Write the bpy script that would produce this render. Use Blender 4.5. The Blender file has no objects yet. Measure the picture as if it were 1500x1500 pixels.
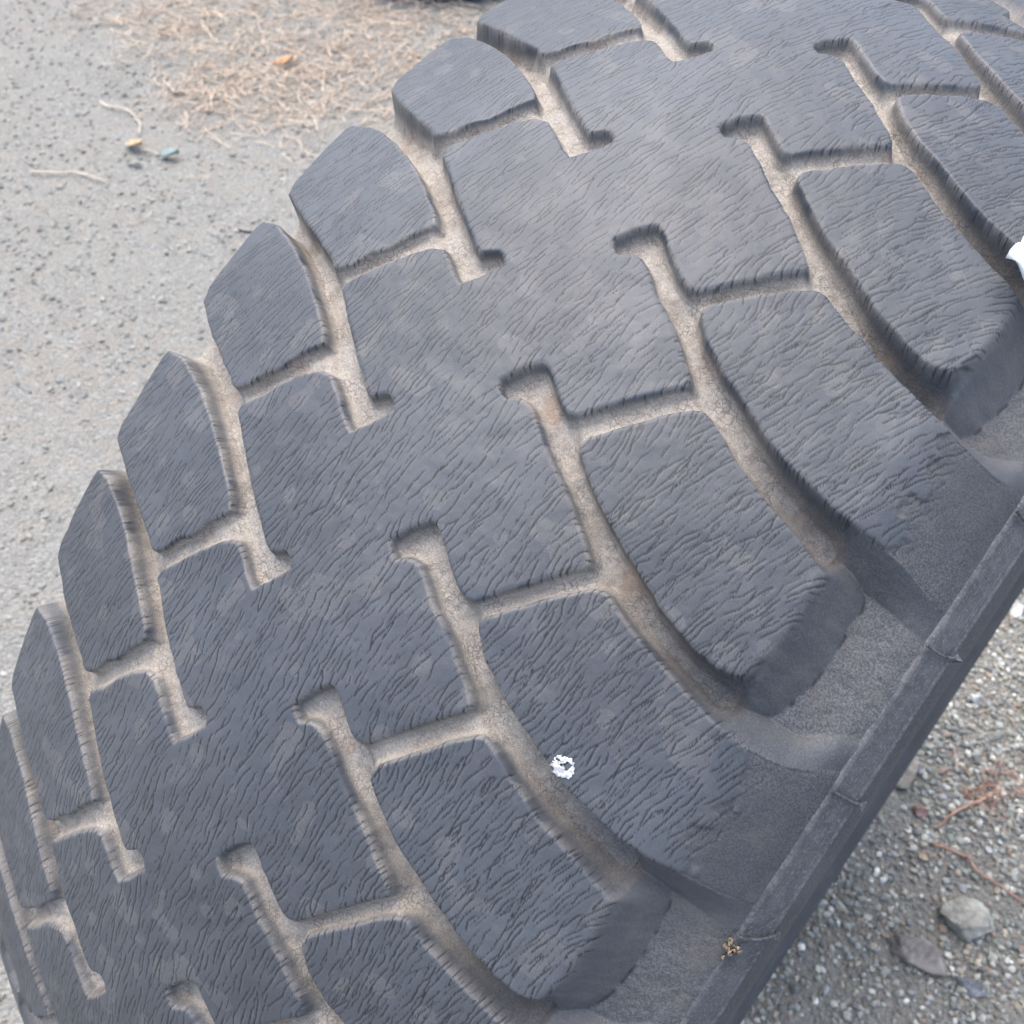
import bpy, math, random
import numpy as np
from mathutils import Matrix, Vector

SC = bpy.context.scene
COL = SC.collection
rng = np.random.RandomState(7)
random.seed(7)
R = 0.6                      # crown radius of the tyre in metres

# ------------------------------------------------------------ camera, sky, sun
cam_d = bpy.data.cameras.new('camera')
cam_d.sensor_width = 36.0
cam_d.lens = 36.0
cam_d.clip_start = 0.02
cam_d.clip_end = 500.0
cam_d.dof.use_dof = True
cam_d.dof.focus_distance = 0.43
cam_d.dof.aperture_fstop = 20.0
cam = bpy.data.objects.new('camera', cam_d)
COL.objects.link(cam)
CM = Matrix(((0.7600715639812605, -0.4938851236272604, 0.42233719027170996, 0.24595815628142734),
             (0.6498393742042339, 0.5777360269558658, -0.4938925701920768, -0.5057656402816865),
             (0.0, 0.64984503369406, 0.7600667252435127, 1.4317290243344676),
             (0, 0, 0, 1)))
cam.matrix_world = CM
SC.camera = cam

SUN_EL, SUN_AZ = math.radians(70), math.radians(-62)     # azimuth from +Y towards +X
world = bpy.data.worlds.new('World')
SC.world = world
world.use_nodes = True
wn = world.node_tree
wn.nodes.clear()
sky = wn.nodes.new('ShaderNodeTexSky')
sky.sky_type = 'NISHITA'
sky.sun_disc = False
sky.sun_elevation = SUN_EL
sky.sun_rotation = SUN_AZ
sky.air_density = 1.0
sky.dust_density = 3.0
sky.ozone_density = 1.0
bg = wn.nodes.new('ShaderNodeBackground')
bg.inputs['Strength'].default_value = 0.125
wo = wn.nodes.new('ShaderNodeOutputWorld')
wn.links.new(sky.outputs[0], bg.inputs[0])
wn.links.new(bg.outputs[0], wo.inputs[0])

sun_d = bpy.data.lights.new('sun', 'SUN')
sun_d.energy = 1.5
sun_d.angle = math.radians(75)
sun_d.color = (1.0, 0.95, 0.88)
sun = bpy.data.objects.new('sun', sun_d)
COL.objects.link(sun)
sdir = Vector((math.sin(SUN_AZ) * math.cos(SUN_EL), math.cos(SUN_AZ) * math.cos(SUN_EL), math.sin(SUN_EL)))
sun.rotation_euler = sdir.to_track_quat('Z', 'Y').to_euler()

SC.view_settings.view_transform = 'Standard'
SC.view_settings.look = 'None'
SC.view_settings.exposure = 1.42
SC.view_settings.gamma = 1.0

# ------------------------------------------------------------ small helpers
def sstep(a, b, x):
    t = np.clip((x - a) / (b - a), 0, 1)
    return t * t * (3 - 2 * t)

def vnoise(x, y, s, seed=0):
    """smooth value noise in [-1,1] with cell size s"""
    r = np.random.RandomState(seed + 11)
    tab = r.uniform(-1, 1, (256, 256))
    xs, ys = x / s, y / s
    xi, yi = np.floor(xs).astype(int), np.floor(ys).astype(int)
    fx, fy = xs - xi, ys - yi
    fx = fx * fx * (3 - 2 * fx); fy = fy * fy * (3 - 2 * fy)
    a = tab[xi & 255, yi & 255]; b = tab[(xi + 1) & 255, yi & 255]
    c = tab[xi & 255, (yi + 1) & 255]; d = tab[(xi + 1) & 255, (yi + 1) & 255]
    return (a * (1 - fx) + b * fx) * (1 - fy) + (c * (1 - fx) + d * fx) * fy

def mesh_np(name, V, F, mats, attrs=None, smooth=True, parent=None, poly=4):
    me = bpy.data.meshes.new(name)
    V = np.ascontiguousarray(V, dtype=np.float32); F = np.ascontiguousarray(F, dtype=np.int32)
    n = len(F)
    me.vertices.add(len(V)); me.vertices.foreach_set('co', V.ravel())
    me.loops.add(n * poly); me.loops.foreach_set('vertex_index', F.ravel())
    me.polygons.add(n)
    me.polygons.foreach_set('loop_start', np.arange(0, n * poly, poly, dtype=np.int32))
    me.polygons.foreach_set('use_smooth', np.full(n, smooth, dtype=bool))
    me.update(calc_edges=True)
    for m in (mats if isinstance(mats, (list, tuple)) else [mats]):
        me.materials.append(m)
    for k, a in (attrs or {}).items():
        a = np.asarray(a, dtype=np.float32)
        if a.ndim == 2:
            at = me.attributes.new(k, 'FLOAT_COLOR', 'POINT'); at.data.foreach_set('color', np.ascontiguousarray(a).ravel())
        else:
            at = me.attributes.new(k, 'FLOAT', 'POINT'); at.data.foreach_set('value', a)
    o = bpy.data.objects.new(name, me)
    COL.objects.link(o)
    if parent is not None:
        o.parent = parent
    return o

def tag(o, label=None, cat=None, group=None, kind=None):
    if label: o['label'] = label
    if cat: o['category'] = cat
    if group: o['group'] = group
    if kind: o['kind'] = kind
    return o

class NT:
    """tiny node-tree helper"""
    def __init__(s, name):
        s.m = bpy.data.materials.new(name); s.m.use_nodes = True
        s.t = s.m.node_tree; s.t.nodes.clear()
        s.out = s.n('ShaderNodeOutputMaterial'); s.b = s.n('ShaderNodeBsdfPrincipled')
        s.l(s.b.outputs[0], s.out.inputs[0])
    def n(s, t, **k):
        n = s.t.nodes.new(t)
        for a, v in k.items(): setattr(n, a, v)
        return n
    def l(s, a, b): s.t.links.new(a, b)
    def val(s, x, sock):
        if hasattr(x, 'is_linked'): s.l(x, sock)
        else: sock.default_value = x
    def attr(s, name, fac=True):
        a = s.n('ShaderNodeAttribute', attribute_name=name)
        return a.outputs['Fac'] if fac else a.outputs['Color']
    def co(s, scale=(1, 1, 1), obj=True):
        tc = s.n('ShaderNodeTexCoord'); mp = s.n('ShaderNodeMapping')
        mp.inputs['Scale'].default_value = scale
        s.l(tc.outputs['Object'], mp.inputs[0]); return mp.outputs[0]
    def noise(s, vec, scale, detail=4, rough=.6, dist=0):
        n = s.n('ShaderNodeTexNoise'); s.l(vec, n.inputs['Vector'])
        n.inputs['Scale'].default_value = scale; n.inputs['Detail'].default_value = detail
        n.inputs['Roughness'].default_value = rough; n.inputs['Distortion'].default_value = dist
        return n.outputs['Fac']
    def vor(s, vec, scale, feature='F1', out='Distance', rnd=1.0):
        n = s.n('ShaderNodeTexVoronoi', feature=feature); s.l(vec, n.inputs['Vector'])
        n.inputs['Scale'].default_value = scale; n.inputs['Randomness'].default_value = rnd
        return n.outputs[out]
    def math(s, op, a, b=0.0, clamp=False):
        n = s.n('ShaderNodeMath', operation=op, use_clamp=clamp)
        s.val(a, n.inputs[0]); s.val(b, n.inputs[1]); return n.outputs[0]
    def ramp(s, f, a, b, lo=0.0, hi=1.0):
        n = s.n('ShaderNodeMapRange', interpolation_type='SMOOTHSTEP'); s.val(f, n.inputs[0])
        n.inputs[1].default_value = a; n.inputs[2].default_value = b
        n.inputs[3].default_value = lo; n.inputs[4].default_value = hi
        return n.outputs[0]
    def mix(s, f, a, b, mode='MIX'):
        n = s.n('ShaderNodeMix', data_type='RGBA', blend_type=mode)
        s.val(f, n.inputs[0])
        for x, i in ((a, 6), (b, 7)):
            if hasattr(x, 'is_linked'): s.l(x, n.inputs[i])
            else: n.inputs[i].default_value = (*x, 1) if len(x) == 3 else x
        return n.outputs[2]
    def bump(s, h, strength, dist, nrm=None):
        n = s.n('ShaderNodeBump'); s.l(h, n.inputs['Height'])
        n.inputs['Strength'].default_value = strength; n.inputs['Distance'].default_value = dist
        if nrm is not None: s.l(nrm, n.inputs['Normal'])
        return n.outputs[0]

# ------------------------------------------------------------ rubber material
def rubber_material():
    M = NT('aged_rubber')
    co = M.co()
    dust = M.attr('dust'); crack = M.attr('crack'); matte = M.attr('matte'); edge = M.attr('edge')
    big = M.noise(co, 9, 4, .6); mid = M.noise(co, 60, 5, .65); fine = M.noise(co, 1900, 2, .7); speck = M.noise(co, 950, 3, .8)
    base = M.mix(M.ramp(big, .35, .68), (.058, .063, .072), (.078, .084, .095))
    base = M.mix(M.ramp(mid, .54, .82, 0, .5), base, (.135, .145, .158))
    base = M.mix(M.ramp(fine, .45, .8, 0, .30), base, (.17, .18, .195))
    # matte shoulder rubber, speckled grey-brown
    sh = M.mix(M.ramp(speck, .38, .66), (.050, .053, .060), (.132, .134, .140))
    sh = M.mix(M.ramp(big, .40, .62, 0, .55), sh, (.062, .065, .073))
    sh = M.mix(M.ramp(mid, .50, .72, 0, .5), sh, (.135, .125, .112))
    base = M.mix(matte, base, sh)
    # tan dust packed in the grooves
    dcol = M.mix(M.ramp(mid, .35, .7), (.47, .425, .37), (.30, .265, .225))
    dcol = M.mix(M.ramp(speck, .42, .62), M.mix(.45, dcol, (.17, .15, .13)), dcol)
    dcol = M.mix(M.ramp(fine, .5, .75, 0, .45), dcol, (.56, .52, .46))
    wob = M.n('ShaderNodeVectorMath', operation='MULTIPLY_ADD'); nc_ = M.n('ShaderNodeTexNoise'); M.l(co, nc_.inputs['Vector'])
    nc_.inputs['Scale'].default_value = 160; M.l(nc_.outputs['Color'], wob.inputs[0]); wob.inputs[1].default_value = (.006, .006, .006); M.l(co, wob.inputs[2])
    craze = M.math('SUBTRACT', 1.0, M.ramp(M.vor(wob.outputs[0], 330, 'DISTANCE_TO_EDGE'), .01, .09))
    craze = M.math('MULTIPLY', craze, M.ramp(M.noise(co, 75, 3, .6), .40, .58))
    dcol = M.mix(M.math('MULTIPLY', craze, .5), dcol, (.09, .078, .066))
    da = M.math('MULTIPLY', dust, M.ramp(mid, .15, .55, .65, 1.0), clamp=True)
    base = M.mix(da, base, dcol)
    # rusty tint in a few groove corners
    rust = M.math('MULTIPLY', M.ramp(M.noise(co, 26, 3, .6), .60, .74), M.math('MULTIPLY', dust, .55), clamp=True)
    base = M.mix(rust, base, (.30, .19, .12))
    # crack lines painted near-black for shade in their depth, with a pale highlight alongside
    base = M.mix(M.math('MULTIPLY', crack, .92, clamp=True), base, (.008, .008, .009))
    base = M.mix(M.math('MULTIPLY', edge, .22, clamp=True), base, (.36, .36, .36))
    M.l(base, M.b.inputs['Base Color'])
    rg = M.ramp(mid, .3, .75, .44, .60)
    rg = M.math('ADD', rg, M.math('MULTIPLY', M.math('MAXIMUM', dust, matte), .28), clamp=True)
    M.l(rg, M.b.inputs['Roughness'])
    M.b.inputs['Specular IOR Level'].default_value = .5
    n1 = M.bump(M.noise(co, 1300, 2, .6), .25, .0002)
    grit = M.math('MULTIPLY', M.math('MAXIMUM', dust, M.math('MULTIPLY', matte, .7)), M.math('ADD', speck, M.math('MULTIPLY', craze, -.35)))
    n2 = M.bump(grit, .6, .0008, n1)
    M.l(n2, M.b.inputs['Normal'])
    return M.m
RUB = rubber_material()

def sidewall_material():
    M = NT('sidewall_rubber')
    co = M.co(); fine = M.noise(co, 700, 4, .7); mid = M.noise(co, 22, 5, .6); streak = M.noise(co, 140, 3, .6)
    base = M.mix(M.ramp(mid, .35, .7), (.056, .059, .067), (.090, .094, .104))
    base = M.mix(M.ramp(fine, .46, .72, 0, .7), base, (.20, .20, .206))
    base = M.mix(M.ramp(M.noise(co, 1100, 3, .8), .45, .62, 0, .5), base, (.035, .036, .042))
    base = M.mix(M.math('MULTIPLY', M.attr('dust'), M.ramp(streak, .40, .62, .15, 1)), base, (.30, .285, .265))
    M.l(base, M.b.inputs['Base Color']); M.b.inputs['Roughness'].default_value = .72
    M.l(M.bump(fine, .6, .0006), M.b.inputs['Normal'])
    return M.m
SIDE = sidewall_material()

# ------------------------------------------------------------ tyre shape (all lengths here in units of R)
PITCH = 2 * math.pi / 46
P0 = 0.13606036201751065
CC = (0.75726124, -1.50589393)
def crown(w): return 1 - CC[0] * w ** 2 - CC[1] * w ** 4
WR, WT, RT = 0.298, 0.3737, 0.8732
WL, WTL, RTL = -0.263, -0.296, 0.860
CR, CL = crown(WR), crown(WL)
def r_top(w):
    w = np.asarray(w, float)
    out = crown(np.clip(w, WL, WR))
    a = np.clip((w - WR) / (WT - WR), 0, 1.2); b = np.clip((WL - w) / (WL - WTL), 0, 1.2)
    # ease round the shoulder
    out = out - (CR - RT) * (0.35 * a + 0.65 * a * a) * (a > 0)
    out = out - (CL - RTL) * b * (b > 0)
    return out - .0030 * sstep(.360, .3745, w)
def groove_depth(w):
    a = np.abs(w - 0.0175)
    d = 0.0140 + 0.006 * sstep(.06, .16, a) + 0.018 * sstep(.15, .28, a)
    return d
def r_floor(w):
    w = np.asarray(w, float)
    fr = CR - 0.0405; fl = CL - 0.0405
    f = crown(np.clip(w, WL, WR)) - groove_depth(np.clip(w, WL, WR))
    a = np.clip((w - WR) / (WT - WR), 0, 1); b = np.clip((WL - w) / (WL - WTL), 0, 1)
    f = np.where(w > WR, fr + (RT - fr) * a, f); f = np.where(w < WL, fl + (RTL - fl) * b, f)
    return f - .0030 * sstep(.360, .3745, w)

def lift(x, y, z):           # tyre frame -> world metres (crown circle rests on the ground)
    uy, uz = 0.5868, 0.8097
    return np.stack([x * R, (y * uz - z * uy) * R, (y * uy + z * uz) * R + R], -1)
def tyre_pt(w, phi, r):
    return lift(w, -r * np.sin(phi), r * np.cos(phi))

# outlines of one pitch of the tread, (across, along) for pitch 0
CENTER_R = [(0.094, -0.5937), (0.1004, -0.5887), (0.1067, -0.5863), (0.113, -0.5887), (0.126, -0.6053), (0.1418, -0.6255), (0.154, -0.6404), (0.1606, -0.6478), (0.1622, -0.652), (0.1604, -0.6564), (0.1538, -0.663), (0.142, -0.6716), (0.1306, -0.681), (0.1141, -0.6918), (0.1038, -0.6975), (0.0891, -0.7094), (0.0805, -0.7148), (0.0756, -0.7151), (0.0705, -0.7138), (0.0627, -0.7087), (0.0566, -0.712), (0.0523, -0.7179), (0.0601, -0.7324), (0.0704, -0.7451), (0.0758, -0.7443)]
SHORT = [(0.1288, -0.5691), (0.1266, -0.574), (0.1282, -0.5799), (0.1439, -0.6002), (0.1596, -0.6211), (0.1748, -0.6377), (0.1798, -0.6409), (0.1856, -0.6403), (0.2004, -0.6331), (0.2136, -0.6255), (0.2403, -0.6137), (0.2655, -0.6061), (0.2905, -0.5981), (0.3026, -0.5929), (0.3025, -0.5776), (0.3045, -0.5524), (0.3025, -0.5305), (0.2982, -0.5069), (0.2953, -0.5008), (0.2897, -0.4977), (0.2805, -0.4958), (0.2653, -0.4978), (0.2481, -0.5029), (0.2285, -0.5099), (0.2205, -0.5147), (0.1905, -0.5291), (0.167, -0.5416), (0.1442, -0.5562)]
LONG = [(0.1405, -0.5631), (0.1383, -0.5682), (0.1392, -0.5738), (0.15, -0.5872), (0.1638, -0.604), (0.1777, -0.6202), (0.1875, -0.6299), (0.1937, -0.6326), (0.199, -0.6325), (0.2169, -0.6247), (0.2457, -0.615), (0.2758, -0.6066), (0.2986, -0.6014), (0.3227, -0.5978), (0.3443, -0.6003), (0.3575, -0.6068), (0.3717, -0.6198), (0.40, -0.63), (0.40, -0.49), (0.3731, -0.4952), (0.363, -0.496), (0.3485, -0.4971), (0.3266, -0.4983), (0.3022, -0.4974), (0.2831, -0.4977), (0.2527, -0.5046), (0.2368, -0.5086), (0.2184, -0.5165), (0.1931, -0.5285), (0.1753, -0.536), (0.1529, -0.5504)]
CENTER_L = [(-0.0288, -0.522), (-0.0359, -0.5251), (-0.0468, -0.5325), (-0.0659, -0.5453), (-0.0845, -0.5588), (-0.1061, -0.5747), (-0.1172, -0.5818), (-0.1182, -0.589), (-0.109, -0.599), (-0.0943, -0.6184), (-0.0789, -0.6362), (-0.0678, -0.6459), (-0.0584, -0.6487), (-0.0472, -0.6426), (-0.0363, -0.6348), (-0.0253, -0.6293), (-0.0157, -0.641), (-0.0056, -0.6585), (-0.0098, -0.6646), (-0.0167, -0.6673)]
LEFT = [(-0.1486, -0.4649), (-0.1413, -0.4603), (-0.1352, -0.4605), (-0.1255, -0.4677), (-0.1167, -0.4826), (-0.1043, -0.4932), (-0.0968, -0.5077), (-0.0871, -0.5204), (-0.0821, -0.5277), (-0.0878, -0.535), (-0.0987, -0.5427), (-0.125, -0.5591), (-0.1532, -0.5748), (-0.1852, -0.5887), (-0.22, -0.5984), (-0.2353, -0.6011), (-0.2600, -0.599), (-0.2630, -0.590), (-0.2640, -0.520), (-0.2583, -0.5065), (-0.2024, -0.4848), (-0.1694, -0.4723)]
# cells were traced at these pitch numbers
def parity_shift(w, k):      # alternate pitches sit a little differently
    s = 1 if k % 2 == 0 else -1
    a = sstep(.07, .115, w) * (1 - sstep(.24, .30, w)) + sstep(.03, .075, -w) * (1 - sstep(.2, .25, -w))
    b = sstep(.07, .115, w) + sstep(.03, .075, -w)
    return s * .0075 * a, s * .005 * b
def place(poly, k, k0, kp=None, kp0=None):
    p = np.array(poly, float)
    w = p[:, 0].copy()
    a0, b0 = parity_shift(w, k0 if kp0 is None else kp0); a1, b1 = parity_shift(w, k if kp is None else kp)
    p[:, 0] += a1 - a0
    p[:, 1] += b1 - b0 + (k - 4) * PITCH + 4 * P0
    return p

def seg_sdf(X, Y, poly):
    """signed distance, positive inside"""
    d2 = np.full(X.shape, 1e9); ins = np.zeros(X.shape, bool)
    n = len(poly)
    for i in range(n):
        x0, y0 = poly[i]; x1, y1 = poly[(i + 1) % n]
        ex, ey = x1 - x0, y1 - y0
        L = ex * ex + ey * ey
        if L < 1e-14: continue
        t = np.clip(((X - x0) * ex + (Y - y0) * ey) / L, 0, 1)
        d2 = np.minimum(d2, (X - x0 - t * ex) ** 2 + (Y - y0 - t * ey) ** 2)
        c = (y0 > Y) != (y1 > Y)
        if abs(ey) > 1e-12:
            ins ^= c & (X < ex * (Y - y0) / ey + x0)
    d = np.sqrt(d2)
    return np.where(ins, d, -d)

# signed distances over two pitches, periodic
GW0, GW1, GS = -0.36, 0.40, 0.0010
gw = np.arange(GW0, GW1, GS)
NP = 274
gp = np.arange(NP) / NP * 2 * PITCH
GX, GY = np.meshgrid(gw, gp)                       # rows along the circumference
def stack(fn_list):
    best = np.full(GX.shape, -9.0); who = np.zeros(GX.shape, int)
    for idx, poly in fn_list:
        y0, y1 = poly[:, 1].min() - .03, poly[:, 1].max() + .03
        rows = np.where((gp >= y0) & (gp <= y1))[0]
        if not len(rows): continue
        x0, x1 = poly[:, 0].min() - .03, poly[:, 0].max() + .03
        cols = np.where((gw >= x0) & (gw <= x1))[0]
        rs = slice(rows[0], rows[-1] + 1); cs = slice(cols[0], cols[-1] + 1)
        s = seg_sdf(GX[rs, cs], GY[rs, cs], poly)
        b = best[rs, cs]; m = s > b
        b[m] = s[m]; who[rs, cs][m] = idx
    return np.maximum(best, -.03), who
ks = range(-2, 12)
cr, cl = [], []
for k in sorted(ks, reverse=True):
    cr += list(place(CENTER_R, k, 3)); cl += list(place(CENTER_L, k, 3, k - 1, 2))
center_poly = np.array(cr + cl[::-1])
SD_C, _ = stack([(0, center_poly)])
SD_S, ID_S = stack([(k + 50, place(SHORT, k, 3)) for k in ks if k % 2] + [(k + 50, place(LONG, k, 4)) for k in ks if k % 2 == 0])
SD_L, ID_L = stack([(k + 50, place(LEFT, k, 2)) for k in ks])

CROSS_R = [(.108, -.585), (.160, -.652), (.188, -.643), (.130, -.568)]
CROSS_L = [(-.150, -.462), (-.083, -.528), (-.054, -.512), (-.116, -.444)]
SD_X, _ = stack([(0, place(CROSS_R, k, 3)) for k in ks] + [(0, place(CROSS_L, k, 2)) for k in ks])

def lookup(G, w, phi, nearest=False):
    x = np.clip((w - GW0) / GS, 0, len(gw) - 1.001)
    y = np.mod(phi / (2 * PITCH), 1) * NP
    if nearest:
        return G[np.round(y).astype(int) % NP, np.round(x).astype(int)]
    xi = x.astype(int); yi = y.astype(int); fx = x - xi; fy = y - yi; y1 = (yi + 1) % NP; yi = yi % NP
    return (G[yi, xi] * (1 - fx) + G[yi, xi + 1] * fx) * (1 - fy) + (G[y1, xi] * (1 - fx) + G[y1, xi + 1] * fx) * fy

def wall_width(w):
    return 0.0066 + 0.003 * sstep(.15, .26, np.abs(w)) + 0.018 * sstep(.285, .305, w)

# ------------------------------------------------------------ weathering cracks, shallow relief plus painted shade and highlight
CW0, CW1, CP0, CP1, CS = -0.275, 0.385, -0.84, 0.64, 0.0005
NCW, NCP = int((CW1 - CW0) / CS), int((CP1 - CP0) / CS)
def direction_fields():
    w = np.arange(CW0, CW1, .002); p = np.arange(CP0, CP1, .002)
    W, P = np.meshgrid(w, p)
    A = np.radians(4.5 - 11 * W + 179 * W * W - 14 * P)
    A = A + np.radians(5) * vnoise(W, P, .04, 3) + np.radians(2.5) * vnoise(W, P, .014, 4)
    dw, dy = np.sin(A), np.cos(A)              # y = -phi
    dp = -dy
    sd = np.maximum(np.maximum(lookup(SD_C, W, P), lookup(SD_S, W, P)), lookup(SD_L, W, P))
    gy, gx = np.gradient(sd, .002)
    n = np.hypot(gx, gy) + 1e-6; gx /= n; gy /= n
    k = np.exp(-np.abs(sd) / .009) * 0.75
    s = np.sign(dw * gx + dp * gy); s[s == 0] = 1
    al = np.abs(dw * gx + dp * gy)
    k = k * sstep(.12, .45, al)
    dw = dw + k * s * gx; dp = dp + k * s * gy
    n = np.hypot(dw, dp)
    return dw / n, dp / n, sd
DW, DP, DSD = direction_fields()
def make_cracks():
    crack = np.zeros((NCP, NCW), np.float32); lip = np.zeros_like(crack)
    OC = .0010
    occ = np.zeros((int((CP1 - CP0) / OC) + 3, int((CW1 - CW0) / OC) + 3), np.int32)
    px, py, pd, lx, ly = [], [], [], [], []
    nseeds = 42000
    sw = rng.uniform(CW0 + .005, CW1 - .005, nseeds); sp = rng.uniform(CP0, CP1, nseeds)
    dens = .5 + .5 * vnoise(sw, sp, .05, 9)
    nh, nw = DW.shape
    uni = rng.uniform(0, 1, (nseeds, 4)); ST = .0008
    cid = 0
    gauss = rng.normal(0, 1, 400000).tolist(); gi = 0
    DWl, DPl, SDl = DW.tolist(), DP.tolist(), DSD.tolist()
    sws, sps = sw.tolist(), sp.tolist()
    for i in range(nseeds):
        w, p = sws[i], sps[i]
        a, b = min(nh - 1, max(0, int((p - CP0) / .002))), min(nw - 1, max(0, int((w - CW0) / .002)))
        sd = SDl[a][b]
        if sd < -.0015 and uni[i, 0] > .10: continue
        if w > .30:
            if uni[i, 0] > .95 * (1 - (w - .30) / .045): continue
        if sd > 0 and dens[i] < .05: continue
        oy, ox = int((p - CP0) / OC), int((w - CW0) / OC)
        # spacing grows in the middle of the tread, is tight towards the right shoulder
        gap = 3 if (w < .17) else 2
        if uni[i, 1] < .45: gap -= 1
        if occ[max(0, oy - gap):oy + gap + 1, max(0, ox - gap):ox + gap + 1].any(): continue
        cid += 1
        L = .012 + .055 * uni[i, 2] ** 1.5
        if sd < 0: L = .008
        wd = (.55 + .75 * uni[i, 3])
        pts = []
        for sgn in (1, -1):
            x, y = w, p; th = 0.0; jog = 0
            nst = int(L / 2 / ST)
            for q in range(nst):
                a = int((y - CP0) / .002); b = int((x - CW0) / .002)
                if a < 0 or b < 0 or a >= nh or b >= nw: break
                if SDl[a][b] < -.006: break
                if jog <= 0:
                    th = max(-.45, min(.45, .17 * gauss[gi % 400000])); gi += 1; jog = 4 + int(5 * abs(gauss[(gi * 7) % 400000]))
                jog -= 1
                ux, uy = DWl[a][b], DPl[a][b]
                c, s_ = math.cos(th), math.sin(th)
                vx, vy = (ux * c - uy * s_) * sgn, (ux * s_ + uy * c) * sgn
                x += vx * ST; y += vy * ST
                oy, ox = int((y - CP0) / OC), int((x - CW0) / OC)
                if oy < 1 or ox < 1 or oy >= occ.shape[0] - 1 or ox >= occ.shape[1] - 1: break
                o = occ[oy, ox]
                if q > 2 and o and o != cid: break
                o2 = occ[oy, ox + 1] or occ[oy, ox - 1]
                if q > 4 and o2 and o2 != cid and gauss[gi % 400000] > .9: break
                f = 1 - (q / nst)
                pts.append((x, y, wd * min(1, 2.2 * f), vy * sgn, -vx * sgn))
        if len(pts) < 6: continue
        for x, y, d, nx_, ny_ in pts:
            occ[int((y - CP0) / OC), int((x - CW0) / OC)] = cid
            px.append(x); py.append(y); pd.append(d); lx.append(nx_); ly.append(ny_)
    px, py, pd, lx, ly = map(np.array, (px, py, pd, lx, ly))
    def stampit(img, X, Y, D, rad):
        fx = (X - CW0) / CS; fy = (Y - CP0) / CS
        ix, iy = np.round(fx).astype(int), np.round(fy).astype(int)
        for dy in range(-3, 4):
            for dx in range(-3, 4):
                xx, yy = ix + dx, iy + dy
                ok = (xx >= 0) & (yy >= 0) & (xx < NCW) & (yy < NCP)
                dist = np.hypot(xx - fx, yy - fy)
                v = np.clip(1.15 - (dist / (rad * (.45 + .55 * D))) ** 2, 0, 1) * np.clip(D * 1.1, 0, 1)
                np.maximum.at(img, (yy[ok], xx[ok]), v[ok].astype(np.float32))
    stampit(crack, px, py, pd, 1.18)
    # flat pale highlight painted along the lower-right side of every crack
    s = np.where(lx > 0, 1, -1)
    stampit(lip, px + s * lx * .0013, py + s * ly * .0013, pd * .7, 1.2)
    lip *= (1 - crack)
    return crack, lip, cid
CRACK, LIP, NCR = make_cracks()
def crack_at(G, w, p):
    x = (w - CW0) / CS; y = (p - CP0) / CS
    ok = (x >= 0) & (y >= 0) & (x < NCW - 1.01) & (y < NCP - 1.01)
    x = np.clip(x, 0, NCW - 1.01); y = np.clip(y, 0, NCP - 1.01)
    xi, yi = x.astype(int), y.astype(int); fx, fy = x - xi, y - yi
    v = (G[yi, xi] * (1 - fx) + G[yi, xi + 1] * fx) * (1 - fy) + (G[yi + 1, xi] * (1 - fx) + G[yi + 1, xi + 1] * fx) * fy
    return np.where(ok, v, 0)

# ------------------------------------------------------------ the tyre
tyre = bpy.data.objects.new('worn_tyre', None)
COL.objects.link(tyre)
tag(tyre, 'huge worn black off-road tyre with cracked tread blocks, standing on gravel', 'tyre')

def graded(a, b, fn):
    out = [a]
    while out[-1] < b: out.append(out[-1] + fn(out[-1]))
    return np.array(out)
wcol = graded(WTL, WT, lambda w: .0025 if w < -.27 else (.0012 if w < -.14 else (.00092 if w < .335 else .0012)))
wcol[-1] = WT
def dphi(p):
    d = math.sqrt(max(.01, (1.617 - math.cos(p + .08)) ** 2 + math.sin(p + .08) ** 2))
    if p < -.80 or p > .60: return .022
    return .00093 * d / .66
prow = graded(-.84, -.84 + 2 * math.pi, dphi)
prow = prow[prow < -.84 + 2 * math.pi - .006]
W, P = np.meshgrid(wcol, prow)
nr, nc = W.shape
jx = .0006 * vnoise(W, P, .009, 21) + .00022 * vnoise(W, P, .003, 22)
sdc, sds, sdl = (lookup(G, W, P) + jx for G in (SD_C, SD_S, SD_L))
SD = np.maximum(np.maximum(sdc, sds), sdl)
ww = wall_width(W)
t = np.clip((-SD) / ww, 0, 1)
outer = sstep(.296, .306, W)
frac = (1 - (1 - t) ** 2.3) * (1 - outer) + outer * np.clip(t * 1.06, 0, 1)                       # 0 at the block edge, 1 on the groove floor
rt, rf = r_top(W), r_floor(W)
cross = sstep(-.004, .006, lookup(SD_X, W, P))
r = rt - (rt - rf) * frac * (1 - .42 * cross)
# worn, rounded block edges
r -= .0011 * np.clip(1 - SD / .0030, 0, 1) ** 2 * (SD > 0) + .0011 * (SD <= 0) * (1 - frac)
# gentle unevenness of the worn surface, and dishing towards block edges
top_m = 1 - sstep(0, .4, t)
r += top_m * (.0010 * vnoise(W, P, .05, 31) + .0005 * vnoise(W, P, .015, 32) + .00012 * vnoise(W, P, .0045, 33))
r += (1 - top_m) * sstep(.3, 1, t) * (.0009 * vnoise(W, P, .012, 35) + .0005 * vnoise(W, P, .004, 36))
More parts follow.
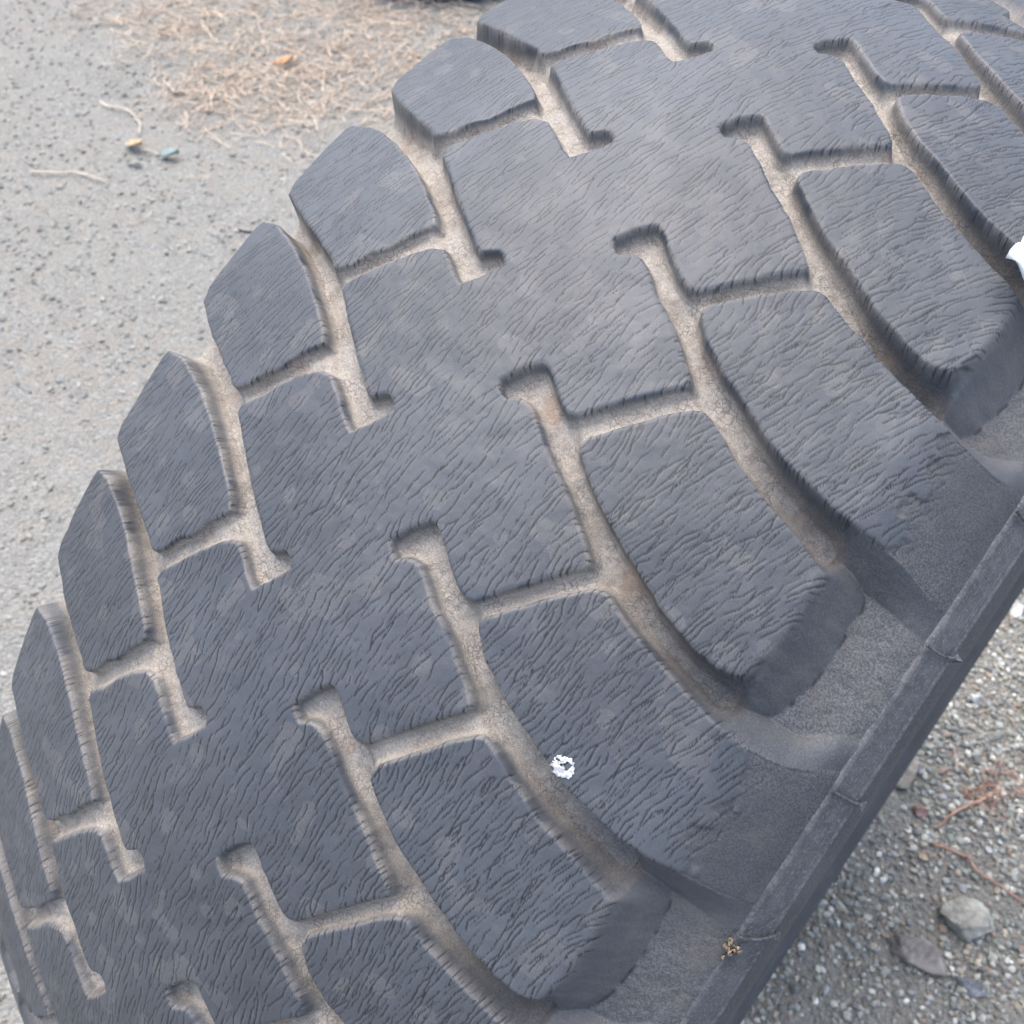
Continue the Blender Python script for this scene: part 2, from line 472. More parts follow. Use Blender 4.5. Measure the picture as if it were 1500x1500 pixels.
# torn step where the long blocks turn over the shoulder
inlong = (np.mod(lookup(ID_S, W, P, True), 2) == 0) & (sds > 0)
tear = .322 + .012 * vnoise(P, W * .3, .02, 41) + .006 * vnoise(P, W, .006, 42)
r -= inlong * .0020 * sstep(-.001, .004, W - tear) * (1 - sstep(.35, .37, W))
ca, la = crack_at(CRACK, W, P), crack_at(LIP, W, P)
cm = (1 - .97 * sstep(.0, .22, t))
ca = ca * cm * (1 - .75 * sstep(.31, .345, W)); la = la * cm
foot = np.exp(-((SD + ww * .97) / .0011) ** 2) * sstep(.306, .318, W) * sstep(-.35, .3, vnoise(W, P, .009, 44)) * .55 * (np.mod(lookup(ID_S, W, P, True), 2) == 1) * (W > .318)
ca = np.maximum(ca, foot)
r -= .00024 * ca
XYZ = tyre_pt(W, P, r)

dn = .5 + .5 * vnoise(W, P, .02, 51)
# dust is pale and thick on the upper left, thins out towards the right shoulder
zone = 1 - .70 * sstep(.19, .30, W)
dust = np.maximum(sstep(.30, .80, frac), cross * sstep(.12, .5, frac)) * zone
dust = np.maximum(dust, .55 * zone * np.clip(1 - np.abs(SD) / .0022, 0, 1) * (dn > .3) * (.4 + .6 * dn))
dust = np.clip(dust + .10 * (1 - t) * (dn > .75), 0, 1) * (W < .37)
dust = dust * (1 - .75 * sstep(.290, .325, W))
chamf = sstep(.0, .10, t) * (1 - sstep(.92, 1.0, t)) * (W > .296)
matte = np.where(inlong, sstep(-.012, .014, W - tear), sstep(.298, .312, W))
matte = np.maximum(matte, sstep(0, .25, t) * sstep(.24, .30, W)) * (1 - .6 * chamf)
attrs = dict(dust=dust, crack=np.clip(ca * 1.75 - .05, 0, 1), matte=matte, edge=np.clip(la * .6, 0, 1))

idx = np.arange(nr * nc).reshape(nr, nc)
nxt = np.roll(idx, -1, 0)
quads = np.stack([idx[:, :-1], idx[:, 1:], nxt[:, 1:], nxt[:, :-1]], -1)          # faces outward
def fmean(A): return (A[:, :-1] + A[:, 1:] + np.roll(A, -1, 0)[:, 1:] + np.roll(A, -1, 0)[:, :-1]) / 4
fSD, fww = fmean(SD), fmean(ww)
fc, fs, fl = fmean(sdc), fmean(sds), fmean(sdl)
isblk = fSD > -.72 * fww
rowphi = P[:, :-1]
owner = np.zeros(fSD.shape, int)                                                  # 0 base
owner[isblk & (fc >= fs) & (fc >= fl)] = 1
def kid(IDG, wf, pf):
    # pitch number (0..45) of the block a point belongs to
    loc = lookup(IDG, wf, pf, True) - 50
    turn = np.floor(pf / (2 * PITCH)).astype(int)
    turn = turn + (np.round(np.mod(pf / (2 * PITCH), 1) * NP).astype(int) == NP)
    return np.mod(loc + 2 * turn, 46)
wf, pf = fmean(W), P[:, :-1]
mS = isblk & (fs > fc) & (fs >= fl); mL = isblk & (fl > fc) & (fl > fs)
owner[mS] = 100 + kid(ID_S, wf, pf)[mS]
owner[mL] = 200 + kid(ID_L, wf, pf)[mL]

Vall = XYZ.reshape(-1, 3); A = {k: v.ravel() for k, v in attrs.items()}
Qall = quads.reshape(-1, 4); own = owner.ravel()
order = np.argsort(own, kind='stable'); own_s = own[order]
ids, starts = np.unique(own_s, return_index=True); ends = list(starts[1:]) + [len(own_s)]
for i_, a_, b_ in zip(ids, starts, ends):
    q = Qall[order[a_:b_]]
    if i_ > 1 and len(q) < 40:
        continue
    u, inv = np.unique(q, return_inverse=True)
    name = 'tread_base' if i_ == 0 else ('center_rib' if i_ == 1 else 'tread_block')
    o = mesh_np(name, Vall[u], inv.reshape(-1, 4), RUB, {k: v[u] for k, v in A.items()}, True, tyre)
    if i_ == 1: o['label'] = 'continuous zigzag centre rib with hook-ended slots on both sides'

# sidewalls: lathed profile from the shoulder ridge down to the bead
def lathe(name, prof, mat, dustf, nphi=None, parent=tyre):
    prof = np.array(prof)
    ph = np.concatenate([np.linspace(-.85, .6, 360, endpoint=False), np.linspace(.6, -.85 + 2 * math.pi, 100, endpoint=False)])
    Wp, Pp = np.meshgrid(prof[:, 0], ph); Rp = np.repeat(prof[None, :, 1], len(ph), 0)
    Rp = Rp + .0007 * vnoise(Pp, Wp * 0 + prof[None, :, 1], .03, 61) + .0004 * vnoise(Pp, prof[None, :, 1] + Wp * 0, .008, 62)
    v = tyre_pt(Wp, Pp, Rp)
    id_ = np.arange(v.shape[0] * v.shape[1]).reshape(v.shape[:2]); n_ = np.roll(id_, -1, 0)
    q = np.stack([id_[:, :-1], id_[:, 1:], n_[:, 1:], n_[:, :-1]], -1).reshape(-1, 4)
    if prof[0, 0] < 0: q = q[:, ::-1]
    d = np.repeat(dustf(prof)[None], len(ph), 0).ravel()
    return mesh_np(name, v.reshape(-1, 3), q, mat, {'dust': d}, True, parent)
def side_profile():
    p = [(WT - .0012, RT - .0030), (WT + .0004, RT - .0028), (WT + .0016, RT - .0034), (WT + .0028, RT - .0042)]
    # fine circumferential ribs
    a0, b0 = np.array([.3774, .8678]), np.array([.3903, .8492])
    nrm = np.array([.85, .52])
    for i in range(40):
        s = i / 39
        q = a0 + (b0 - a0) * s + nrm * (.00010 + .00010 * math.sin(i * 1.7)) * math.cos(s * 2 * math.pi * 8)
        p.append(tuple(q))
    p += [(.3918, .8486), (.3924, .8472), (.3918, .8455), (.3878, .8440), (.3866, .8410), (.3885, .832), (.3925, .818), (.3962, .803), (.3985, .788), (.3975, .778),
          (.3952, .770), (.3940, .765), (.3945, .760), (.3900, .735), (.3800, .700), (.3650, .66), (.345, .62), (.320, .575), (.295, .535), (.280, .50), (.272, .47), (.255, .462)]
    return p
def sdust(p):
    return np.clip(np.exp(-((p[:, 1] - .870) / .0022) ** 2) * .12 + .12 * ((p[:, 1] > .8475) & (p[:, 1] < .871)), 0, 1)
def sdust_old(p): return np.clip(np.exp(-((p[:, 1] - .872) / .004) ** 2) * .7 + .30 * ((p[:, 1] > .849) & (p[:, 1] < .87)), 0, 1)
sp = side_profile()
lathe('sidewall', sp, SIDE, sdust)
lathe('sidewall', [(.0777 - a, b - .0132) for a, b in sp], SIDE, sdust)
lin = NT('inner_liner'); lin.b.inputs['Base Color'].default_value = (.03, .03, .032, 1); lin.b.inputs['Roughness'].default_value = .8
lathe('inner_liner', [(.255, .462), (.25, .52), (.30, .62), (.35, .74), (.33, .83), (.2, .88), (0, .90), (-.17, .88), (-.295, .83), (-.315, .74), (-.265, .62), (-.215, .52), (-.22, .462)], lin.m, lambda p: p[:, 0] * 0)

# moulding nibs (rubber hairs) along the shoulder ridge
def tube(pts, rad, seg=6):
    pts = [Vector(p) for p in pts]; V = []; F = []
    for i, p in enumerate(pts):
        d = (pts[min(i + 1, len(pts) - 1)] - pts[max(i - 1, 0)]).normalized()
        u = d.orthogonal().normalized(); v = d.cross(u)
        rr = rad[i] if isinstance(rad, (list, tuple)) else rad
        for s in range(seg):
            a = 2 * math.pi * s / seg
            V.append(p + (u * math.cos(a) + v * math.sin(a)) * rr)
        if i:
            for s in range(seg):
                F.append(((i - 1) * seg + s, (i - 1) * seg + (s + 1) % seg, i * seg + (s + 1) % seg, i * seg + s))
    F.append(tuple(range(seg))[::-1]); F.append(tuple(range((len(pts) - 1) * seg, len(pts) * seg)))
    return V, F
def pymesh(name, V, F, mat, parent=None, smooth=False):
    me = bpy.data.meshes.new(name); me.from_pydata([tuple(v) for v in V], [], F); me.materials.append(mat)
    if smooth: me.polygons.foreach_set('use_smooth', [True] * len(me.polygons))
    o = bpy.data.objects.new(name, me); COL.objects.link(o); o.parent = parent
    return o
for k in range(-4, 5):
    ph = -.3304 + (k) * P0
    bend = random.uniform(-.012, .012)
    pts = []
    for s in np.linspace(0, 1, 6):
        w_ = WT + .001 + (.3925 - WT) * s; r_ = RT + .0035 + (.8445 - RT - .0005) * s
        pts.append(tyre_pt(np.array(w_ + .0012 * math.sin(s * 3)), np.array(ph + bend * s * s - .002), np.array(r_)))
    V, F = tube(pts, [.0010, .0008, .0007, .0007, .0008, .0009])
    # small three-cornered tip
    tip = Vector(pts[-1]); n0 = len(V)
    d = (Vector(pts[-1]) - Vector(pts[-3])).normalized(); u = d.orthogonal().normalized(); v = d.cross(u)
    a_ = random.random() * 6
    for j in range(3):
        V.append(tip + (u * math.cos(a_ + j * 2.1) + v * math.sin(a_ + j * 2.1)) * .0030 + d * .0016)
    V.append(tip - d * .002); V.append(tip + d * .0036)
    for j in range(3):
        F.append((n0 + j, n0 + (j + 1) % 3, n0 + 4)); F.append((n0 + (j + 1) % 3, n0 + j, n0 + 3))
    pymesh('rubber_nib', V, F, SIDE, tyre)

# white paint dab on the shoulder block
pm = NT('white_paint'); c_ = pm.co()
pm.l(pm.mix(pm.ramp(pm.noise(c_, 500, 4, .7), .40, .62), (.34, .35, .36), (.74, .74, .73)), pm.b.inputs['Base Color'])
pm.b.inputs['Roughness'].default_value = .6
def paint_dab():
    n = 56; s = .0215 / n
    cw, cp = .234, .0255
    g = (np.arange(n + 1) - n / 2) * s
    X, Y = np.meshgrid(g, g)
    rr = np.hypot(X, Y); an = np.arctan2(Y, X)
    lim = .0082 + .0012 * vnoise(np.cos(an) * 2, np.sin(an) * 2, .8, 71) + .0010 * vnoise(X, Y, .0016, 72)
    hx, hy = X - .0016, Y + .0018
    hole = np.hypot(hx * 1.0, hy * .75) - .0018 - .0009 * vnoise(X, Y, .0013, 73)
    ok = (rr < lim) & (hole > 0) & (vnoise(X, Y, .0019, 75) > -.72)
    wv, pv = cw + X, cp + Y
    base = np.interp(wv, wcol, r_top(wcol))
    i0 = np.clip(np.searchsorted(prow, pv) - 1, 0, nr - 1); j0 = np.clip(np.searchsorted(wcol, wv) - 1, 0, nc - 1)
    rs = np.maximum.reduce([r[i0, j0], r[np.minimum(i0 + 1, nr - 1), j0], r[i0, np.minimum(j0 + 1, nc - 1)], r[np.minimum(i0 + 1, nr - 1), np.minimum(j0 + 1, nc - 1)]])
    v = tyre_pt(wv, pv, rs + .0006)
    id_ = np.arange((n + 1) ** 2).reshape(n + 1, n + 1)
    q = np.stack([id_[:-1, :-1], id_[:-1, 1:], id_[1:, 1:], id_[1:, :-1]], -1)
    f = ok[:-1, :-1] & ok[1:, 1:] & ok[:-1, 1:] & ok[1:, :-1]
    q = q[f]; u, inv = np.unique(q, return_inverse=True)
    o = mesh_np('paint_mark', v.reshape(-1, 3)[u], inv.reshape(-1, 4), pm.m, None, True, tyre)
    m = o.modifiers.new('thick', 'SOLIDIFY'); m.thickness = .0002; m.offset = 1
    o['label'] = 'small ragged white paint ring dabbed beside a groove'
paint_dab()

# ------------------------------------------------------------ ground
def ground_h(x, y):
    h = .020 * vnoise(x, y, .9, 81) + .010 * vnoise(x, y, .33, 82) + .005 * vnoise(x, y, .11, 83) + .0022 * vnoise(x, y, .035, 84)
    m = np.exp(-((x - .02) ** 2 / .25 ** 2 + y ** 2 / .22 ** 2) * 1.0)
    return h * (1 - m) - .002 * m - .012
def spaced(c0, c1, fine, far):
    a = [c0]
    while a[-1] < c1: a.append(a[-1] + fine)
    st = fine
    while a[-1] < far: st *= 1.25; a.append(a[-1] + st)
    b = []; st = fine; x = c0
    while x > -far: st *= 1.25; x -= st; b.append(x)
    return np.array(b[::-1] + a)
gx = spaced(-3.7, 1.1, .013, 90); gy = spaced(-1.1, 2.6, .013, 90)
GXX, GYY = np.meshgrid(gx, gy)
gz = ground_h(GXX, GYY)
near = np.exp(-(np.maximum(0, np.abs(GXX + 1.2) - 3) + np.maximum(0, np.abs(GYY) - 3)) * .5)
gz = gz + .0012 * vnoise(GXX, GYY, .018, 85) * near
gv = np.stack([GXX, GYY, gz], -1)
gid = np.arange(gv.shape[0] * gv.shape[1]).reshape(gv.shape[:2])
gq = np.stack([gid[:-1, :-1], gid[:-1, 1:], gid[1:, 1:], gid[1:, :-1]], -1).reshape(-1, 4)
def ground_material():
    M = NT('gravel_ground'); co = M.co()
    big = M.noise(co, 1.6, 4, .6); mid = M.noise(co, 9, 5, .65)
    earth = M.mix(M.ramp(mid, .35, .65), (.26, .245, .21), (.43, .395, .335))
    earth = M.mix(M.ramp(big, .42, .62, 0, .8), earth, (.40, .335, .265))
    v1 = M.vor(co, 150, 'F1', 'Color'); sep = M.n('ShaderNodeSeparateColor'); M.l(v1, sep.inputs[0])
    g1 = M.mix(sep.outputs[0], (.16, .17, .165), (.42, .43, .41))
    g1 = M.mix(M.ramp(sep.outputs[1], .86, .95), g1, (.62, .61, .58))
    earth = M.mix(M.ramp(M.noise(co, 26, 5, .75), .40, .58), earth, g1)
    v2 = M.vor(co, 420, 'F1', 'Color'); sp2 = M.n('ShaderNodeSeparateColor'); M.l(v2, sp2.inputs[0])
    earth = M.mix(.5, earth, M.mix(sp2.outputs[0], (.12, .12, .115), (.48, .47, .44)))
    sx = M.n('ShaderNodeSeparateXYZ'); M.l(co, sx.inputs[0])
    side = M.math('ADD', M.ramp(sx.outputs[0], -.3, .15), M.math('MULTIPLY', M.math('SUBTRACT', mid, .5), .8), clamp=True)
    earth = M.mix(side, M.mix(.25, earth, (.46, .445, .39)), M.mix(.50, earth, (.33, .31, .265)))
    M.l(earth, M.b.inputs['Base Color']); M.b.inputs['Roughness'].default_value = .95
    M.b.inputs['Specular IOR Level'].default_value = .2
    h = M.math('ADD', M.math('MULTIPLY', M.vor(co, 150), -1.0), M.math('MULTIPLY', M.noise(co, 300, 4, .7), .6))
    M.l(M.bump(h, 1.0, .009), M.b.inputs['Normal'])
    return M.m
ground = mesh_np('ground', gv.reshape(-1, 3), gq, ground_material(), None, True)
tag(ground, kind='structure')

# loose gravel, nobody could count it
def stone_material():
    M = NT('gravel_stone'); co = M.co(); c = M.attr('tint', False)
    M.l(M.mix(M.ramp(M.noise(co, 260, 4, .7), .3, .7), M.mix(.35, c, (.05, .05, .05)), c), M.b.inputs['Base Color'])
    M.b.inputs['Roughness'].default_value = .85; M.b.inputs['Specular IOR Level'].default_value = .3
    M.l(M.bump(M.noise(co, 500, 3, .7), .5, .0012), M.b.inputs['Normal'])
    return M.m
STONE = stone_material()
def ico():
    g = (1 + 5 ** .5) / 2
    V = np.array([(-1, g, 0), (1, g, 0), (-1, -g, 0), (1, -g, 0), (0, -1, g), (0, 1, g), (0, -1, -g), (0, 1, -g), (g, 0, -1), (g, 0, 1), (-g, 0, -1), (-g, 0, 1)], float)
    V /= np.linalg.norm(V[0])
    F = np.array([(0, 11, 5), (0, 5, 1), (0, 1, 7), (0, 7, 10), (0, 10, 11), (1, 5, 9), (5, 11, 4), (11, 10, 2), (10, 7, 6), (7, 1, 8), (3, 9, 4), (3, 4, 2), (3, 2, 6), (3, 6, 8), (3, 8, 9), (4, 9, 5), (2, 4, 11), (6, 2, 10), (8, 6, 7), (9, 8, 1)])
    return V, F
IV, IF = ico()
PAL = np.array([(.16, .17, .17), (.21, .22, .215), (.26, .265, .25), (.33, .33, .31), (.13, .135, .14), (.30, .27, .225), (.24, .19, .16), (.42, .42, .40), (.56, .56, .54), (.22, .24, .22), (.30, .31, .33)])
PW = np.array([.14, .17, .16, .12, .08, .08, .05, .08, .03, .06, .03]); PW /= PW.sum()
def scatter(name, n, xs, ys, size, seed, parent=None):
    g = np.random.RandomState(seed)
    x, y = xs, ys; n = len(x)
    V = IV[None] * (1 + g.uniform(-.30, .30, (n, 12, 1)))
    q = g.normal(size=(n, 4)); q /= np.linalg.norm(q, axis=1)[:, None]
    a, b, c, d = q.T
    Rm = np.stack([np.stack([1 - 2 * (c * c + d * d), 2 * (b * c - a * d), 2 * (b * d + a * c)], -1),
                   np.stack([2 * (b * c + a * d), 1 - 2 * (b * b + d * d), 2 * (c * d - a * b)], -1),
                   np.stack([2 * (b * d - a * c), 2 * (c * d + a * b), 1 - 2 * (b * b + c * c)], -1)], 1)
    V = V * np.stack([np.ones(n), g.uniform(.6, 1, n), g.uniform(.45, .8, n)], -1)[:, None, :]
    V = np.einsum('nij,nkj->nki', Rm, V) * size[:, None, None]
    V[:, :, 2] *= .75
    V += np.stack([x, y, ground_h(x, y) + size * np.where(x > -.1, .42, .30)], -1)[:, None, :]
    F = (IF[None] + 12 * np.arange(n)[:, None, None]).reshape(-1, 3)
    ci = g.choice(len(PAL), n, p=PW); col = PAL[ci] * g.uniform(.8, 1.2, (n, 1))
    col = np.where((x > -.1)[:, None], col * np.array([1.50, 1.47, 1.38]), col * .55 + np.array([.225, .218, .19]))
    col = np.repeat(np.concatenate([col, np.ones((n, 1))], 1), 12, 0)
    o = mesh_np(name, V.reshape(-1, 3), F, STONE, {'tint': col}, False, parent, poly=3)
    return o
g_ = np.random.RandomState(5)
def patch(n, x0, x1, y0, y1, s0, s1, power=2.2):
    x = g_.uniform(x0, x1, n); y = g_.uniform(y0, y1, n)
    den = .5 + .5 * vnoise(x, y, .16, 91) + .25 * vnoise(x, y, .05, 92)
    m = g_.uniform(0, 1, n) < np.clip(den * 1.1 + .1, .10, 1)
    x, y = x[m], y[m]
    s = s0 + (s1 - s0) * g_.uniform(0, 1, len(x)) ** power
    return x, y, s
parts = [patch(27000, .07, .70, -.15, 1.05, .0020, .0066, 1.8), patch(1100, .06, .80, -.25, 1.15, .005, .0090, 2.0), patch(1500, .8, 1.5, -.4, 1.6, .003, .008),
         patch(25000, -3.6, -.3, -1.0, 2.9, .0034, .0085, 1.8), patch(420, -3.6, -.3, -1.0, 2.9, .007, .012, 2.0)]
xs, ys, ss = (np.concatenate([p[i] for p in parts]) for i in range(3))
keep = (xs > 0) | ((ys > -.62 * xs - 1.4) & (ys < -.62 * xs + 1.1))
xs, ys, ss = xs[keep], ys[keep], ss[keep]
gravel = scatter('gravel', 0, xs, ys, ss, 3)
tag(gravel, kind='stuff')

# single stones one can point to
def rock(name, x, y, sx, sy, sz, rot, col, label, seed, rough=.16, group=None, cat='stone'):
    g = np.random.RandomState(seed)
    import bmesh
    bm = bmesh.new(); bmesh.ops.create_icosphere(bm, subdivisions=4, radius=1)
    rough *= .8
    pl = g.normal(size=(13, 3)); pl /= np.linalg.norm(pl, axis=1)[:, None]; dd = g.uniform(.42, .80, 13)
    co = np.array([v.co for v in bm.verts])
    for _ in range(2):
        for n_, d_ in zip(pl, dd):
            e = co @ n_ - d_; co = co - np.clip(e, 0, None)[:, None] * n_ * 1.0
    co *= (1 + rough * .25 * vnoise(co[:, 0] + 3, co[:, 1] + co[:, 2] * 2, .5, seed)[:, None] + rough * .18 * vnoise(co[:, 0] + co[:, 2], co[:, 1] + 5, .14, seed + 1)[:, None])
    co /= np.abs(co).max(0)
    co *= np.array([sx, sy, sz])
    c, s = math.cos(rot), math.sin(rot)
    co = co @ np.array([[c, s, 0], [-s, c, 0], [0, 0, 1]])
    for v, q in zip(bm.verts, co): v.co = q
    me = bpy.data.meshes.new(name); bm.to_mesh(me); bm.free()
    M = NT(name + '_surface'); cc = M.co()
    dk = tuple(a * .45 for a in col); lt = tuple(min(.8, a * 1.35) for a in col)
    b = M.mix(M.ramp(M.noise(cc, 45, 5, .65), .32, .68), dk, col)
    b = M.mix(M.ramp(M.noise(cc, 150, 4, .7), .52, .72), b, lt)
    M.l(b, M.b.inputs['Base Color']); M.b.inputs['Roughness'].default_value = .9
    M.l(M.bump(M.noise(cc, 220, 5, .7), .7, .003), M.b.inputs['Normal'])
    me.materials.append(M.m)
    me.polygons.foreach_set('use_smooth', [True] * len(me.polygons))
    o = bpy.data.objects.new(name, me); COL.objects.link(o)
    o.location = (x, y, float(ground_h(np.array(x), np.array(y))) + sz * .45)
    return tag(o, label, cat, group)
rock('pale_rock', .403, .258, .037, .036, .024, .5, (.46, .45, .39), 'pale greenish rough lump of rock on the gravel at lower right', 2, .5)
rock('brown_rock', .366, .184, .047, .021, .017, .07, (.31, .28, .255), 'long brown-grey angular stone lying against the pale rock', 4, .25)
rock('grey_rock', .447, .193, .027, .013, .010, .25, (.26, .265, .285), 'flat bluish-grey stone below the pale rock', 6, .2)
rock('buff_rock', .236, .412, .030, .040, .018, .2, (.36, .33, .28), 'smooth buff stone half hidden behind the tyre sidewall', 8, .15)
rock('white_pebble', .262, .607, .013, .010, .009, .3, (.74, .74, .74), 'white pebble on the gravel right of the tyre, below the larger white one', 9, .1, 'white pebbles on the gravel', 'pebble')
rock('white_pebble', .246, .812, .017, .014, .011, 1.3, (.66, .65, .62), 'larger white pebble at the right edge beside the tyre', 10, .1, 'white pebbles on the gravel', 'pebble')
rock('reddish_rock', .283, .372, .014, .011, .009, .3, (.34, .22, .19), 'small reddish stone beside the buff one', 12, .2)
rock('orange_pebble', .318, .312, .008, .007, .006, .3, (.66, .52, .36), 'cream and orange pebble between the twigs and the tyre', 13, .1, None, 'pebble')
rock('half_buried_stone', -2.084, .700, .021, .015, .013, .3, (.42, .42, .38), 'pale stone with a dark underside beside the fallen yellow leaf', 14, .2)
rock('flat_stone', -1.649, .700, .030, .013, .008, .4, (.34, .32, .29), 'flat dark-edged stone just left of the tyre shoulder', 15, .2)

# twigs, straw, leaves
def simple_mat(name, a, b, sc=60, rough=.8):
    M = NT(name); c = M.co(); M.l(M.mix(M.ramp(M.noise(c, sc, 4, .6), .35, .65), a, b), M.b.inputs['Base Color']); M.b.inputs['Roughness'].default_value = rough
    return M.m
TW = simple_mat('dry_root', (.33, .17, .12), (.47, .30, .21)); STR = simple_mat('dry_straw', (.46, .355, .265), (.72, .60, .475)); STK = simple_mat('bleached_stem', (.55, .46, .36), (.70, .62, .50))
def gpt(x, y, dz): return (x, y, float(ground_h(np.array(x), np.array(y))) + dz)
def twig(name, pts, rad, mat, label, cat, group=None, lift_=.006):
    P_ = []
    for i in range(len(pts) - 1):
        for s in np.linspace(0, 1, 4, endpoint=False):
            x = pts[i][0] * (1 - s) + pts[i + 1][0] * s; y = pts[i][1] * (1 - s) + pts[i + 1][1] * s
            P_.append(gpt(x + random.uniform(-.0012, .0012), y + random.uniform(-.0012, .0012), lift_ + random.uniform(-.0015, .0015)))
    P_.append(gpt(pts[-1][0], pts[-1][1], lift_))
    n = len(P_); V, F = tube(P_, [rad * (1 - .5 * i / n) for i in range(n)])
    return tag(pymesh(name, V, F, mat, None, True), label, cat, group)
twig('dry_twig', [(.353, .462), (.338, .435), (.324, .407), (.318, .385), (.313, .362)], .0026, TW, 'short reddish curved twig lying on the gravel right of the tyre', 'twig')
twig('dry_root', [(.318, .336), (.345, .345), (.365, .351), (.380, .345), (.395, .341), (.420, .345), (.453, .344), (.50, .35)], .0024, TW, 'long thin reddish root running to the right edge above the pale rock', 'root')
twig('bleached_stem', [(-2.25, .50), (-2.199, .542), (-2.162, .578), (-2.12, .585), (-2.055, .602)], .0036, STK, 'pale bleached stem on the gravel at far left', 'stem', lift_=.010)
twig('curved_stem', [(-2.42, .83), (-2.384, .827), (-2.32, .85), (-2.285, .847), (-2.235, .83), (-2.19, .795)], .0030, STK, 'pale stem bent into an arc on the gravel above the yellow leaf', 'stem', lift_=.010)
twig('leaf_stalk', [(-2.151, .757), (-2.11, .765), (-2.06, .775)], .0024, STK, 'short pale stalk beside the fallen yellow leaf', 'stem', lift_=.010)
twig('looping_straw', [(-2.36, 1.01), (-2.30, 1.0), (-2.25, 1.04), (-2.20, 1.07), (-2.10, 1.06), (-2.02, 1.10)], .0030, STR, 'long pale straw stem curling at the edge of the straw litter', 'straw', lift_=.012)
def leaf(x, y, l, wd, rot, mat, label, name='fallen_leaf', cat='leaf'):
    V, F = [], []
    n = 9
    for i in range(n):
        s = i / (n - 1); h = wd * math.sin(math.pi * min(1, s * .94 + .05)) ** .8
        for j, t_ in enumerate((-1, -.5, 0, .5, 1)):
            V.append((l * (s - .5), h * t_, .010 + .012 * s * s + .006 * abs(t_) ** 2 * (1 + s)))
        if i:
            for j in range(4): F.append(((i - 1) * 5 + j, (i - 1) * 5 + j + 1, i * 5 + j + 1, i * 5 + j))
    c, s = math.cos(rot), math.sin(rot)
    V = [(x + a * c - b * s, y + a * s + b * c, float(ground_h(np.array(x), np.array(y))) + z) for a, b, z in V]
    o = pymesh(name, V, F, mat, None, True)
    m = o.modifiers.new('thick', 'SOLIDIFY'); m.thickness = .0006
    return tag(o, label, cat)
leaf(-2.19, 1.309, .060, .020, .9, simple_mat('orange_leaf', (.40, .22, .11), (.52, .33, .19)), 'curled orange leaf lying on the straw litter')
leaf(-2.151, .752, .062, .017, .2, simple_mat('yellow_leaf', (.40, .28, .16), (.52, .40, .26)), 'yellow-brown leaf beside a small stone on bare gravel')
leaf(-2.045, .785, .060, .016, .5, simple_mat('teal_plastic', (.20, .27, .27), (.27, .35, .345)), 'faded teal plastic scrap next to the yellow leaf', 'thin_sheet', 'plastic')

def build_added_tyre():  # made-up tyre, added to darken the shadowed patch at the top edge
    cx, cy, Ro = -2.40, 2.24, .45
    root = bpy.data.objects.new('added_tyre', None); COL.objects.link(root); root.location = (cx, cy, 0)
    tag(root, 'made-up dark tyre added lying flat behind for the shadowed patch at the top edge', 'tyre')
    def ring(name, prof, mat):
        n = 120; a = np.linspace(0, 2 * math.pi, n, endpoint=False); pr = np.array(prof)
        v = np.stack([pr[None, :, 0] * np.cos(a)[:, None], pr[None, :, 0] * np.sin(a)[:, None], np.repeat(pr[None, :, 1], n, 0)], -1)
        i = np.arange(n * len(pr)).reshape(n, -1); nx = np.roll(i, -1, 0)
        mesh_np(name, v.reshape(-1, 3), np.stack([i[:, :-1], nx[:, :-1], nx[:, 1:], i[:, 1:]], -1).reshape(-1, 4), mat, {'dust': np.zeros(n * len(pr))}, True, root)
    ring('sidewall', [(.27, .02), (.33, -.01), (.40, -.01), (Ro - .012, .02)], SIDE)
    ring('tread', [(Ro - .012, .02), (Ro - .002, .04), (Ro, .07), (Ro - .012, .075), (Ro - .012, .085), (Ro, .09), (Ro, .13), (Ro - .012, .135), (Ro - .012, .145), (Ro, .15), (Ro - .002, .19), (Ro - .012, .21)], SIDE)
    ring('sidewall', [(Ro - .012, .21), (.40, .235), (.33, .235), (.27, .21), (.30, .17), (.38, .12), (.30, .06), (.27, .02)], SIDE)
build_added_tyre()
def straw_bed():
    V, F = [], []; n0 = 0
    g = np.random.RandomState(17)
    spots = [(-2.38, 1.62, .50, .42, 520), (-2.05, 1.55, .35, .40, 330), (-2.75, 1.28, .24, .20, 190), (-2.05, 1.22, .20, .20, 130), (-2.30, 1.15, .20, .15, 120), (-2.20, 1.00, .12, .09, 40), (-1.72, 1.35, .25, .25, 90)]
    for cx, cy, sx, sy, n in spots:
        for _ in range(int(n * 1.5)):
            x, y = cx + g.normal() * sx * .62, cy + g.normal() * sy * .62
            a = g.uniform(0, 2 * math.pi); L = g.uniform(.03, .15); cv = g.normal() * 9
            rad = g.uniform(.0007, .0017); z0 = g.uniform(.002, .018)
            pts = []
            for i in range(5):
                a += cv * L / 5; x += math.cos(a) * L / 5; y += math.sin(a) * L / 5
                pts.append((x, y, z0 + g.uniform(-.002, .004)))
            xs_ = np.array([p[0] for p in pts]); ys_ = np.array([p[1] for p in pts]); hz = ground_h(xs_, ys_)
            pts = [(p[0], p[1], h + p[2]) for p, h in zip(pts, hz)]
            v, f = tube(pts, rad, 3)
            V += v; F += [tuple(i + n0 for i in q) for q in f]; n0 = len(V)
    o = pymesh('straw_litter', V, F, STR, None, False)
    tag(o, kind='stuff')
straw_bed()
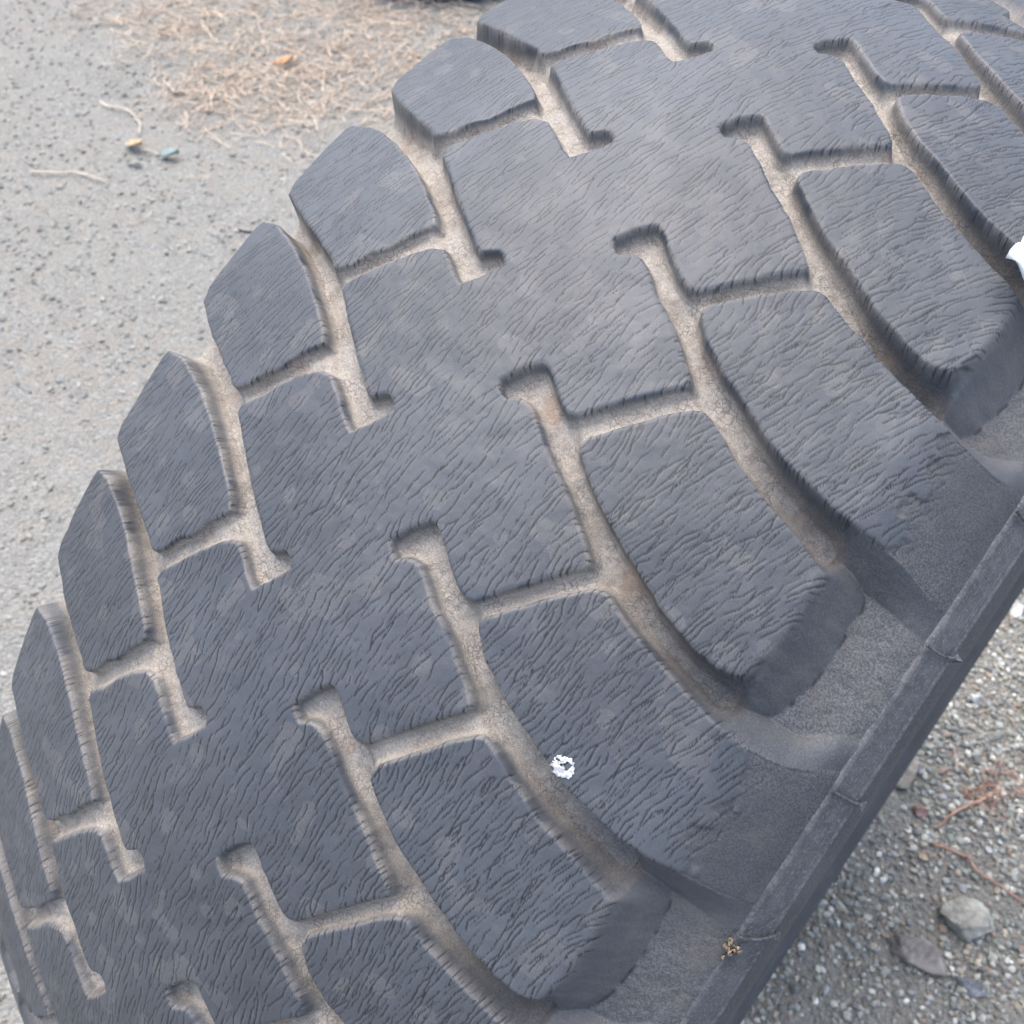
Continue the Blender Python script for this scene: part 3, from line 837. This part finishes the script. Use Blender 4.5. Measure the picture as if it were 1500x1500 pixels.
def tangle():
    V, F = [], []; n0 = 0; g = np.random.RandomState(23)
    for _ in range(46):
        x, y = .345 + g.normal() * .022, .475 + g.normal() * .018
        a = g.uniform(0, 6.28); L = g.uniform(.02, .05); cv = g.normal() * 25; pts = []
        for i in range(5):
            a += cv * L / 5; x += math.cos(a) * L / 5; y += math.sin(a) * L / 5; pts.append(gpt(x, y, .004 + g.uniform(0, .006)))
        v, f = tube(pts, .0008, 3); V += v; F += [tuple(i + n0 for i in q) for q in f]; n0 = len(V)
    tag(pymesh('dry_rootlets', V, F, TW, None, False), kind='stuff')
tangle()

# added white sheet on the right shoulder, standing for blown-out background
def white_glare():
    n = 26
    V, F = [], []
    for i in range(n + 1):
        for j in range(n + 1):
            a, b = i / n, j / n
            w_ = .284 + .080 * a; p_ = -.458 - .085 * b - .02 * a
            edge_ = .010 * math.sin(a * 9) * (1 - b)
            z = .972 - .050 * a + .006 * math.sin(a * 17 + b * 5) + .005 * math.sin(b * 21 + a * 8)
            V.append(tuple(tyre_pt(np.array(w_), np.array(p_ + edge_), np.array(z))))
    for i in range(n):
        for j in range(n):
            q = i * (n + 1) + j; F.append((q, q + 1, q + n + 2, q + n + 1))
    M = NT('glare_white'); M.b.inputs['Base Color'].default_value = (.86, .87, .88, 1); M.b.inputs['Roughness'].default_value = .35
    o = pymesh('thin_sheet', V, F, M.m, None, True)
    m = o.modifiers.new('thick', 'SOLIDIFY'); m.thickness = .0012
    tag(o, 'white sheet added over the tyre shoulder for the blown-out background at the right edge', 'plastic')
white_glare()
def dry_clod():
    g = np.random.RandomState(31); V, F = [], []; n0 = 0
    c = tyre_pt(np.array(WT + .002), np.array(-.3304 + 3 * P0 + .006), np.array(RT + .004))
    for _ in range(16):
        d = g.normal(size=3); d /= np.linalg.norm(d); L = g.uniform(.0015, .0050)
        p0 = c + g.normal(size=3) * .0012; pts = [p0, p0 + d * L * .5 + g.normal(size=3) * .0006, p0 + d * L]
        v, f = tube([tuple(p) for p in pts], g.uniform(.0004, .0009), 4); V += v; F += [tuple(i + n0 for i in q) for q in f]; n0 = len(V)
    o = pymesh('seed_husk', V, F, simple_mat('husk', (.16, .12, .08), (.34, .27, .19), 300), None, True)
    tag(o, 'tiny dry seed husk stuck on the tyre shoulder beside a rubber nib', 'seed husk')
dry_clod()
print('cracks', NCR, 'quads', nr * nc, 'gravel', len(xs))
